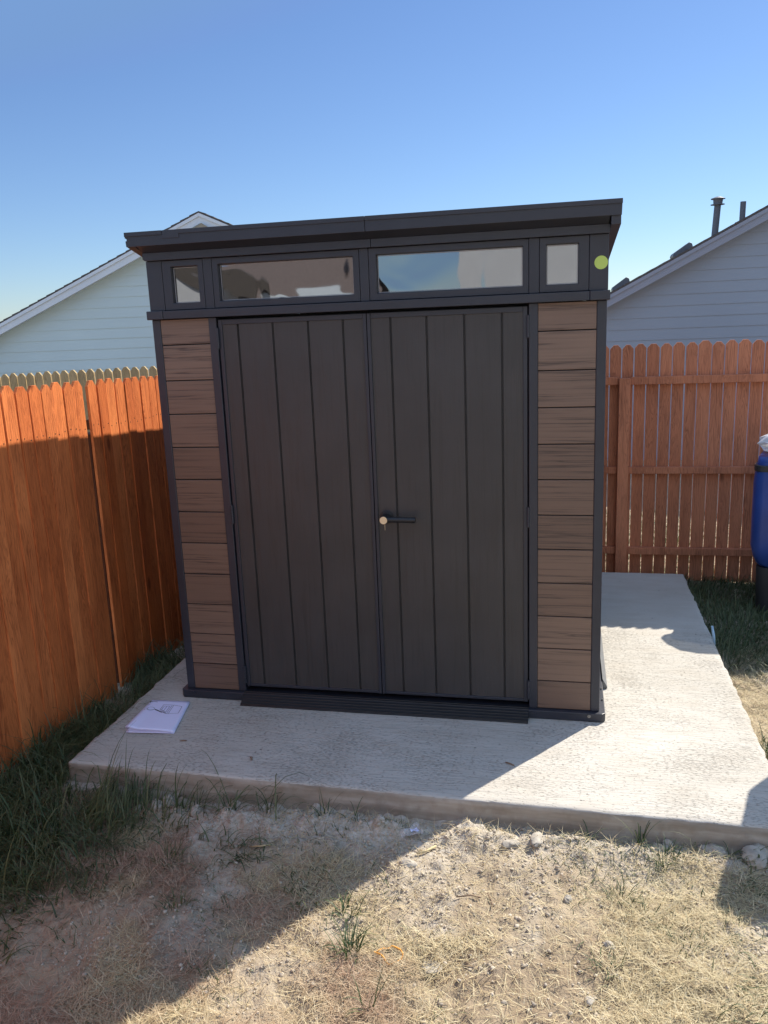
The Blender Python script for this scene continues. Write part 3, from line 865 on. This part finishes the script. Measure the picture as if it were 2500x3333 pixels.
# ------------------------------------------------------------------ small things on the pad
# folded booklet
TL, TR, BR, BL = Vector((-1.150, -.092, 0)), Vector((-.954, -.087, 0)), Vector((-.888, -.392, 0)), Vector((-1.116, -.415, 0))
bk = empty('booklet', (-1.03, -.25, 0)); tag(bk, 'folded white instruction booklet lying open-side down on the pad', 'booklet')
def bpt(s, t, lift, k=0):
    a = TL.lerp(TR, s); c = BL.lerp(BR, s); p = a.lerp(c, t)
    bow = .014 * math.exp(-((s - .05) / .12) ** 2) * t + .006 * math.sin(math.pi * s) * t
    return Vector((p.x, p.y, .001 + lift + bow * (k / 5) + .010 * (k / 5) * (1 - s) * t))
for k in range(6):
    m = MB(); n = 14; V = []; F = []
    ds, dt = .006 * math.sin(k * 2.1), .012 * math.sin(k * 1.7)
    for i in range(n + 1):
        for j in range(n + 1):
            s = i / n; t = j / n
            tt = t * (1 + dt) + (-.035 * max(0, s - .7) * (k == 5) * (t > .9))
            p = bpt(s * (1 + ds) if s > .5 else s, tt, .0016 * k, k)
            V.append(p)
    q = n + 1
    for i in range(n):
        for j in range(n): F.append((i*q+j, i*q+j+1, (i+1)*q+j+1, (i+1)*q+j))
    m.add(V, F)
    o = m.build('page', M_paper, bk, 0, 2, True)
    sd = o.modifiers.new('thick', 'SOLIDIFY'); sd.thickness = .0006; sd.offset = 1
    top_page = o
# line drawing of the shed on the cover
def st(s, t): 
    p = bpt(s, t, .0016 * 5 + .0010, 5); return p
def ink(lines, w=.0011):
    m = MB()
    for (a, c) in lines:
        for i in range(6):
            p = st(a[0] + (c[0]-a[0])*i/6, a[1] + (c[1]-a[1])*i/6); q = st(a[0] + (c[0]-a[0])*(i+1)/6, a[1] + (c[1]-a[1])*(i+1)/6)
            d = (q - p); 
            if d.length < 1e-6: continue
            s = Vector((-d.y, d.x, 0)).normalized() * w / 2
            m.add([p - s, q - s, q + s, p + s], [(0, 1, 2, 3)])
    return m
L = []
def poly(pts, close=False):
    for a, c in zip(pts[:-1], pts[1:]): L.append((a, c))
    if close: L.append((pts[-1], pts[0]))
poly([(.40, .16), (.66, .16), (.88, .19), (.88, .42), (.66, .46), (.62, .46), (.40, .34)], True)
poly([(.62, .18), (.62, .46)]); poly([(.66, .17), (.66, .46)])
poly([(.44, .21), (.58, .21), (.58, .42), (.44, .34)], True); poly([(.51, .21), (.51, .38)])
poly([(.17 + .085 * math.cos(a), .33 + .06 * math.sin(a)) for a in np.linspace(0, 6.283, 15)])
poly([(.06, .37), (.26, .35)]); poly([(.06, .385), (.06, .41)])
m = ink(L, .0017)
m2 = ink([((.27, .33), (.60, .46)), ((.275, .345), (.50, .44)), ((.05, .075), (.19, .075)), ((-.0, .05), (.02, .12))], .0036)
m.add(m2.v, m2.f); 
o = m.build('cover_drawing', M_ink, bk)
sd = o.modifiers.new('thick', 'SOLIDIFY'); sd.thickness = .0002

def twig(name, label, pts, r, mat=M_twig, cat='twig'):
    m = MB(); m.tube(pts, r, 7); o = m.build(name, mat, None, 0, 2, True); return tag(o, label, cat)
twig('twig', 'short reddish twig on the pad near the shadow edge', [(.612, -.437, .004), (.628, -.445, .005), (.648, -.455, .003)], [.003, .0034, .002])
twig('dry_leaf', 'curled dark leaf scrap on the shaded pad, front left', [(-.462, -.545, .004), (-.450, -.556, .007), (-.446, -.572, .004)], [.0016, .005, .002])
twig('dry_leaf', 'tiny dark leaf scrap in front of the booklet', [(-.83, -.455, .003), (-.815, -.452, .004), (-.80, -.447, .003)], [.001, .003, .002])
twig('pale_peg', 'pale blue painted stake leaning at the right edge of the pad', [(1.672, 1.10, -.11), (1.666, 1.12, .0), (1.660, 1.15, .045)], [.008, .008, .007], plain('pale_blue_paint', (.42, .58, .70), .6), 'stake')

# ------------------------------------------------------------------ vegetation and rubble
def blades(x, y, length, az, lean, width, droop=1.0, zoff=0.0, seg=4):
    """arched grass blades as tapering ribbons; all arguments are arrays"""
    n = len(x); z = gh(x, y) + zoff
    rows = []
    dirx, diry = np.cos(az), np.sin(az); sx_, sy_ = -diry, dirx
    px, py, pz = x.copy(), y.copy(), z.copy(); ang = lean.copy()
    for i in range(seg + 1):
        w = width * (1 - (i / seg) ** 1.6) * .5 + width * .04
        rows.append(np.stack([np.stack([px - sx_ * w, py - sy_ * w, pz], -1), np.stack([px + sx_ * w, py + sy_ * w, pz], -1)], 1))
        st_ = length / seg
        px = px + dirx * np.sin(ang) * st_; py = py + diry * np.sin(ang) * st_; pz = pz + np.cos(ang) * st_
        ang = ang + droop * (.25 + .2 * i)
        ang = np.minimum(ang, 2.2)
        pz = np.maximum(pz, gh(px, py) + .002)
    V = np.stack(rows, 1).reshape(n * (seg + 1) * 2, 3)
    b0 = (np.arange(n) * (seg + 1) * 2)[:, None]
    Qs = [b0 + np.array([[2*i, 2*i+1, 2*i+3, 2*i+2]]) for i in range(seg)]
    return V, np.concatenate(Qs)
def on_pad(x, y, m=.0): return (x > SX0 - m) & (x < SX1 + m) & (y > SY0 - .02 - m) & (y < SY1 + m)

# dead straw lying over the soil
def straw(n):
    x = rng.uniform(-1.7, 2.2, n); y = rng.uniform(-2.3, -.74, n)
    cl = fbm(x * 2.6 + 4, y * 2.6, 3); ch = chalk(x, y)
    keep = rng.random(n) < np.clip(.62 + 1.8 * cl - 1.5 * ch, .12, 1)
    x2 = rng.uniform(1.66, 2.6, n // 9); y2 = rng.uniform(-.7, 1.2, n // 9)
    x = np.concatenate([x[keep], x2]); y = np.concatenate([y[keep], y2]); k = len(x)
    V, Qd = blades(x, y, rng.gamma(4, .0082, k) + .009, rng.uniform(0, 6.283, k), rng.uniform(1.0, 1.6, k), rng.uniform(.0009, .0019, k), rng.uniform(-.25, .35, k), rng.uniform(.0, .010, k), 3)
    return V, Qd
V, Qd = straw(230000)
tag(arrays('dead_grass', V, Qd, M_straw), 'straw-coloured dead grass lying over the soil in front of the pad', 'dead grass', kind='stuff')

def green_mass():
    xs, ys, ls = [], [], []
    n = 120000
    # left foreground and the strip between fence and pad
    x = rng.uniform(-1.75, .1, n); y = rng.uniform(-2.3, 2.4, n)
    cl = fbm(x * 3.3 + 1, y * 3.3 + 6, 3)
    d = (1 - sstep(-1.22, -.50, x + .22 * cl * 2 - .30 * sstep(-1.25, -1.9, y) * -1)) 
    d = d * np.where(y > SY0 - .02, (x < SX0 - .01) * 1.0, 1.0)
    d = d * np.clip(.58 + 1.5 * cl, .05, 1)
    d2 = .55 * np.exp(-((y + .80 + .10 * np.sin(x * 4)) / .10) ** 2) * sstep(-.1, -.5, x)
    d3 = .7 * np.exp(-((y + .98 - .1 * x) / .07) ** 2) * sstep(-.08, -.35, x) * np.clip(.4 + 3 * cl, 0, 1)
    d4 = .22 * np.clip(2.2 * fbm(x * 4.1 + 30, y * 4.1, 3) - .12, 0, 1) * (y < -.8) * (x < .05)
    keep = rng.random(n) < np.maximum(np.maximum(np.maximum(d, d2 * .3), d3 * .6), d4)
    keep &= ~on_pad(x, y, .005) & (x > FX + FS * (y + .6) + .02)
    xs.append(x[keep]); ys.append(y[keep]); ls.append(np.where(y[keep] > SY0, .12, .13 - .075 * sstep(-.95, -.6, x[keep]) * (y[keep] < -.85) - .05 * sstep(-1.2, -1.5, y[keep])))
    # right of the pad
    n = 26000
    x = rng.uniform(1.67, 3.0, n); y = rng.uniform(-.6, 2.55, n)
    cl = fbm(x * 3.3 + 1, y * 3.3 + 6, 3)
    d = sstep(.60, 1.05, y + .4 * cl) + .9 * sstep(.15, -.05, y + .3 * cl)
    keep = rng.random(n) < np.clip(d, 0, 1)
    xs.append(x[keep]); ys.append(y[keep]); ls.append(np.full(keep.sum(), .07))
    # bottom right corner
    n = 9000
    x = rng.uniform(1.25, 2.3, n); y = rng.uniform(-2.0, -.76, n)
    cl = fbm(x * 3.3 + 1, y * 3.3 + 6, 3)
    keep = rng.random(n) < np.clip(sstep(1.22, 1.60, x + .3 * cl) * (.45 + cl), 0, .8)
    xs.append(x[keep]); ys.append(y[keep]); ls.append(np.full(keep.sum(), .05))
    # sunlit lawn beyond the back fence
    n = 16000
    x = rng.uniform(.6, 3.6, n); y = 2.60 + rng.random(n) ** 1.5 * 2.2
    xs.append(x); ys.append(y); ls.append(np.full(n, .06))
    x = np.concatenate(xs); y = np.concatenate(ys); l = np.concatenate(ls); k = len(x)
    # clumping: pull blades towards tuft centres
    cx = np.round(x / .06) * .06 + .02 * vnoise(x * 40, y * 40); cy = np.round(y / .06) * .06
    pull = rng.uniform(0, .5, k) * (y < 2.5) * 0
    x = x + (cx - x) * pull; y = y + (cy - y) * pull
    wind = 6.283 * vnoise(x * 2.2, y * 2.2)
    return blades(x, y, l * rng.gamma(6, 1 / 6., k) * 1.15, np.where(rng.random(k) < .55, wind, rng.uniform(0, 6.283, k)), np.abs(rng.normal(.55, .35, k)), rng.uniform(.0026, .0062, k), rng.uniform(.15, 1.1, k), 0, 6)
V, Qd = green_mass()
tag(arrays('green_grass', V, Qd, M_dgreen), 'shaded dark green grass along the left fence and around the pad', 'grass', kind='stuff')

def sprinkle():
    n = 11000
    x = rng.uniform(-.9, 1.7, n); y = rng.uniform(-2.2, -.8, n)
    cl = fbm(x * 4.3 + 11, y * 4.3 + 2, 3)
    keep = rng.random(n) < np.clip(cl * 1.6 - .05, 0, 1)
    x, y = x[keep], y[keep]; k = len(x)
    return blades(x, y, rng.gamma(5, .0062, k), rng.uniform(0, 6.283, k), np.abs(rng.normal(.75, .35, k)), rng.uniform(.0018, .0032, k), rng.uniform(.2, 1.0, k), 0, 4)
V, Qd = sprinkle()
tag(arrays('sparse_grass', V, Qd, M_green), 'scattered green blades growing through the dead grass', 'grass', kind='stuff')

def tuft(x, y, n, ln, spread, label, mat=M_green, lean=.45):
    ox = rng.normal(0, spread, n); oy = rng.normal(0, spread, n)
    V, Qd = blades(x + ox, y + oy, ln * rng.uniform(.5, 1.15, n), np.arctan2(oy, ox) + rng.normal(0, .7, n), np.abs(rng.normal(lean, .25, n)), rng.uniform(.0025, .0046, n), rng.uniform(.1, .8, n), -.004, 6)
    tag(arrays('grass_tuft', V, Qd, mat), label, 'grass tuft', 'grass tufts in the yard')
for a in [
    (.150, -1.28, 34, .10, .018, 'spreading green tuft nearest the diagonal shadow edge, in sun'),
    (.205, -1.45, 42, .12, .014, 'upright green tuft left of the orange cord'),
    (.315, -1.66, 7, .13, .006, 'two long blades in front of the orange cord'),
    (1.03, -1.07, 40, .075, .022, 'grey-green spiky tuft in the middle of the sunlit soil'),
    (1.10, -1.15, 26, .05, .025, 'low green tuft just in front of the spiky grey-green one'),
    (1.19, -.86, 46, .085, .030, 'bushy green tuft between the sunlit soil and the white clods'),
    (1.12, -.775, 16, .15, .008, 'tall few-bladed tuft against the pad edge right of centre'),
    (.94, -.775, 7, .10, .008, 'small sprout at the pad edge left of the tall tuft'),
    (.98, -1.40, 26, .07, .02, 'dark green tuft near the bottom right of the sunlit soil'),
    (1.22, -1.24, 30, .055, .026, 'flat green tuft near the right-hand shadow'),
    (-.62, -.77, 12, .17, .012, 'tall arching blades against the pad front, left of the pale rocks'),
    (-.30, -.77, 14, .15, .016, 'arching tuft at the pad front right of the pale rocks'),
    (-.06, -.79, 12, .12, .016, 'tuft of dark blades at the pad front, middle of the shaded part'),
    (.06, -.80, 9, .12, .010, 'thin sprout at the pad front nearest the shed doors'),
    (-.45, -.80, 18, .11, .02, 'dense dark tuft among the pale rocks'),
    (1.33, -.80, 5, .16, .010, 'single tall blades by the pad front near the right-hand clods'),
]: tuft(*a)
tuft(-.56, -1.14, 40, .09, .03, 'round dark green tuft alone in the shaded dead grass', M_dgreen)
tuft(-.42, -1.34, 26, .07, .025, 'small dark green tuft in the lower shaded dead grass', M_dgreen)
tuft(1.72, .98, 60, .20, .05, 'long drooping tuft beside the right edge of the pad, in shade', M_dgreen, .7)
tuft(1.74, -.02, 50, .13, .03, 'bright sunlit tuft at the right edge of the pad', M_green)

# pebbles and crumbs of soil
def lumps(n, region, size, mask=None):
    t = (1 + 5 ** .5) / 2
    ico = np.array([(-1,t,0),(1,t,0),(-1,-t,0),(1,-t,0),(0,-1,t),(0,1,t),(0,-1,-t),(0,1,-t),(t,0,-1),(t,0,1),(-t,0,-1),(-t,0,1)]) / (1 + t * t) ** .5
    F = np.array([(0,11,5),(0,5,1),(0,1,7),(0,7,10),(0,10,11),(1,5,9),(5,11,4),(11,10,2),(10,7,6),(7,1,8),(3,9,4),(3,4,2),(3,2,6),(3,6,8),(3,8,9),(4,9,5),(2,4,11),(6,2,10),(8,6,7),(9,8,1)])
    x = rng.uniform(region[0], region[1], n); y = rng.uniform(region[2], region[3], n)
    keep = rng.random(n) < np.clip(.10 * (x > -.2) + .7 * chalk(x, y) + .8 * np.clip(fbm(x * 5, y * 5 + 9, 3), 0, 1), 0, 1)
    x, y = x[keep], y[keep]; n = len(x)
    s = size * rng.gamma(1.6, .6, n) + .0015
    s = np.minimum(s, size * 3.6)
    P = ico[None] * (1 + rng.normal(0, .2, (n, 12, 1))) * (s[:, None] * np.array([[1, 1, .7]]))[:, None, :] * rng.uniform(.7, 1.3, (n, 1, 3))
    P = P + np.stack([x, y, gh(x, y) + s * .3], -1)[:, None, :]
    return P.reshape(-1, 3), (F[None] + (np.arange(n) * 12)[:, None, None]).reshape(-1, 3)
V, T = lumps(34000, (-1.2, 2.0, -2.2, -.73), .0022)
tag(arrays('soil_crumbs', V, T, M_peb), 'crumbs of soil and grit scattered over the bare ground', 'pebbles', kind='stuff')

def rock(x, y, sx_, sy_, sz_, label, mat=M_rock, seed=0, sink=.3):
    bm = bmesh.new(); bmesh.ops.create_icosphere(bm, subdivisions=4, radius=1)
    r = np.random.default_rng(seed + 50); o = r.random(3) * 50
    for v in bm.verts:
        p = v.co.copy()
        d = 1 + .55 * float(fbm(np.array([p.x * 1.3 + o[0]]), np.array([p.y * 1.3 + p.z * 1.7 + o[1]]), 4)[0]) + .10 * float(vnoise(np.array([p.x * 7 + o[2]]), np.array([p.y * 7 + p.z * 7]))[0])
        v.co = Vector((p.x * sx_ * d, p.y * sy_ * d, p.z * sz_ * d))
    bmesh.ops.rotate(bm, verts=bm.verts, cent=(0, 0, 0), matrix=Matrix.Rotation(r.random() * 6, 3, 'Z'))
    me = bpy.data.meshes.new('rock'); bm.to_mesh(me); bm.free()
    me.materials.append(mat)
    ob = bpy.data.objects.new('rock', me); COL.objects.link(ob)
    ob.location = (x, y, float(gh(x, y)) + sz_ * (1 - sink) * .6)
    me.polygons.foreach_set('use_smooth', [True] * len(me.polygons))
    return tag(ob, label, 'rock', 'loose rocks in the yard')
for i, a in enumerate([
    (1.37, -.765, .050, .036, .030, 'pale rounded clod under the pad corner, left of the two largest'),
    (1.50, -.785, .058, .040, .032, 'largest white clod by the pad, at the right edge'),
    (1.62, -.79, .05, .04, .034, 'white clod furthest right along the pad'),
    (1.215, -.752, .024, .018, .020, 'small smooth stone against the pad foot'),
    (.66, -.86, .036, .020, .014, 'flat grey stone in the sunlit spoil in front of the pad'),
    (.75, -.84, .040, .022, .012, 'pale broken lump in the sunlit spoil'),
    (-.735, -.775, .026, .022, .034, 'upright pale stone against the pad front, left'),
    (-.775, -.80, .030, .022, .026, 'pale stone beside the upright one, left of the pad front'),
    (-.84, -.83, .026, .020, .016, 'angular tan stone lying left of the pale pair'),
    (-.60, -.815, .024, .024, .022, 'white chip standing among dark grass at the pad front'),
    (.985, -1.30, .018, .014, .012, 'white lump in the lower right of the sunlit soil'),
    (.86, -1.12, .014, .012, .013, 'dark small stone in the middle of the sunlit soil'),
    (.92, -1.52, .016, .013, .009, 'pale lump near the bottom edge of the sunlit soil'),
    (.31, -1.02, .030, .016, .014, 'pale lump at the shadow edge below the wrapper'),
    (.46, -1.44, .042, .030, .003, 'flat chalky patch of stone right of the orange cord'),
]): rock(*a, seed=i)

# wrapper, cord and sticks on the soil
def gz(x, y, d=.006): return float(gh(x, y)) + d
wp = empty('plastic_wrapper', (.29, -.85, gz(.29, -.85))); tag(wp, 'clear plastic wrapper with a small white label, on shaded rubble', 'wrapper')
def sheet(cx, cy, w, h, rot, d, amp, n=10):
    m = MB(); V = []; F = []
    for i in range(n + 1):
        for j in range(n + 1):
            a, c = (i / n - .5) * w, (j / n - .5) * h
            xx = cx + a * math.cos(R(rot)) - c * math.sin(R(rot)); yy = cy + a * math.sin(R(rot)) + c * math.cos(R(rot))
            V.append((xx, yy, gz(cx, cy, d) + amp * float(fbm(np.array([xx * 22.]), np.array([yy * 22.]), 3)[0])))
    for i in range(n):
        for j in range(n): F.append((i*(n+1)+j, (i+1)*(n+1)+j, (i+1)*(n+1)+j+1, i*(n+1)+j+1))
    return m.add(V, F)
sheet(.285, -.845, .085, .075, 25, .026, .035).build('film', M_film, wp, 0, 2, True)
o = sheet(.298, -.838, .036, .040, 30, .031, .035).build('paper_label', M_paper, wp, 0, 2, True)
pts = []
for k in range(25):
    a = 2 * math.pi * k / 24
    xx = .325 + .037 * math.cos(a) + .008 * math.cos(3 * a); yy = -1.435 + .034 * math.sin(a) * (1 + .3 * math.cos(a))
    pts.append((xx, yy, gz(xx, yy, .010 + .006 * math.sin(2 * a))))
twig('cord_loop', 'loop of orange cord lying on the dead grass', pts, .0026, M_orange, 'cord')
for lab, p, r in [
    ('bent pale stick at the shadow edge in front of the pad', [(.33, -.955), (.36, -.935), (.39, -.900)], .0045),
    ('thin dark stick on the sunlit soil right of the shadow edge', [(.50, -1.17), (.545, -1.145), (.58, -1.155)], .0022),
    ('short dark upright-pointing stick on the sunlit soil', [(.60, -1.13), (.615, -1.16), (.62, -1.19)], .0022),
    ('curved pale stick on shaded dead grass below the pad', [(-.30, -.99), (-.25, -1.01), (-.21, -1.00)], .003),
    ('thin grey stick near the bottom right of the sunlit soil', [(1.12, -1.36), (1.20, -1.33)], .002)]:
    twig('stick', lab, [(x, y, gz(x, y, .009)) for x, y in p], r, M_straw if 'pale' in lab else M_twig, 'stick')
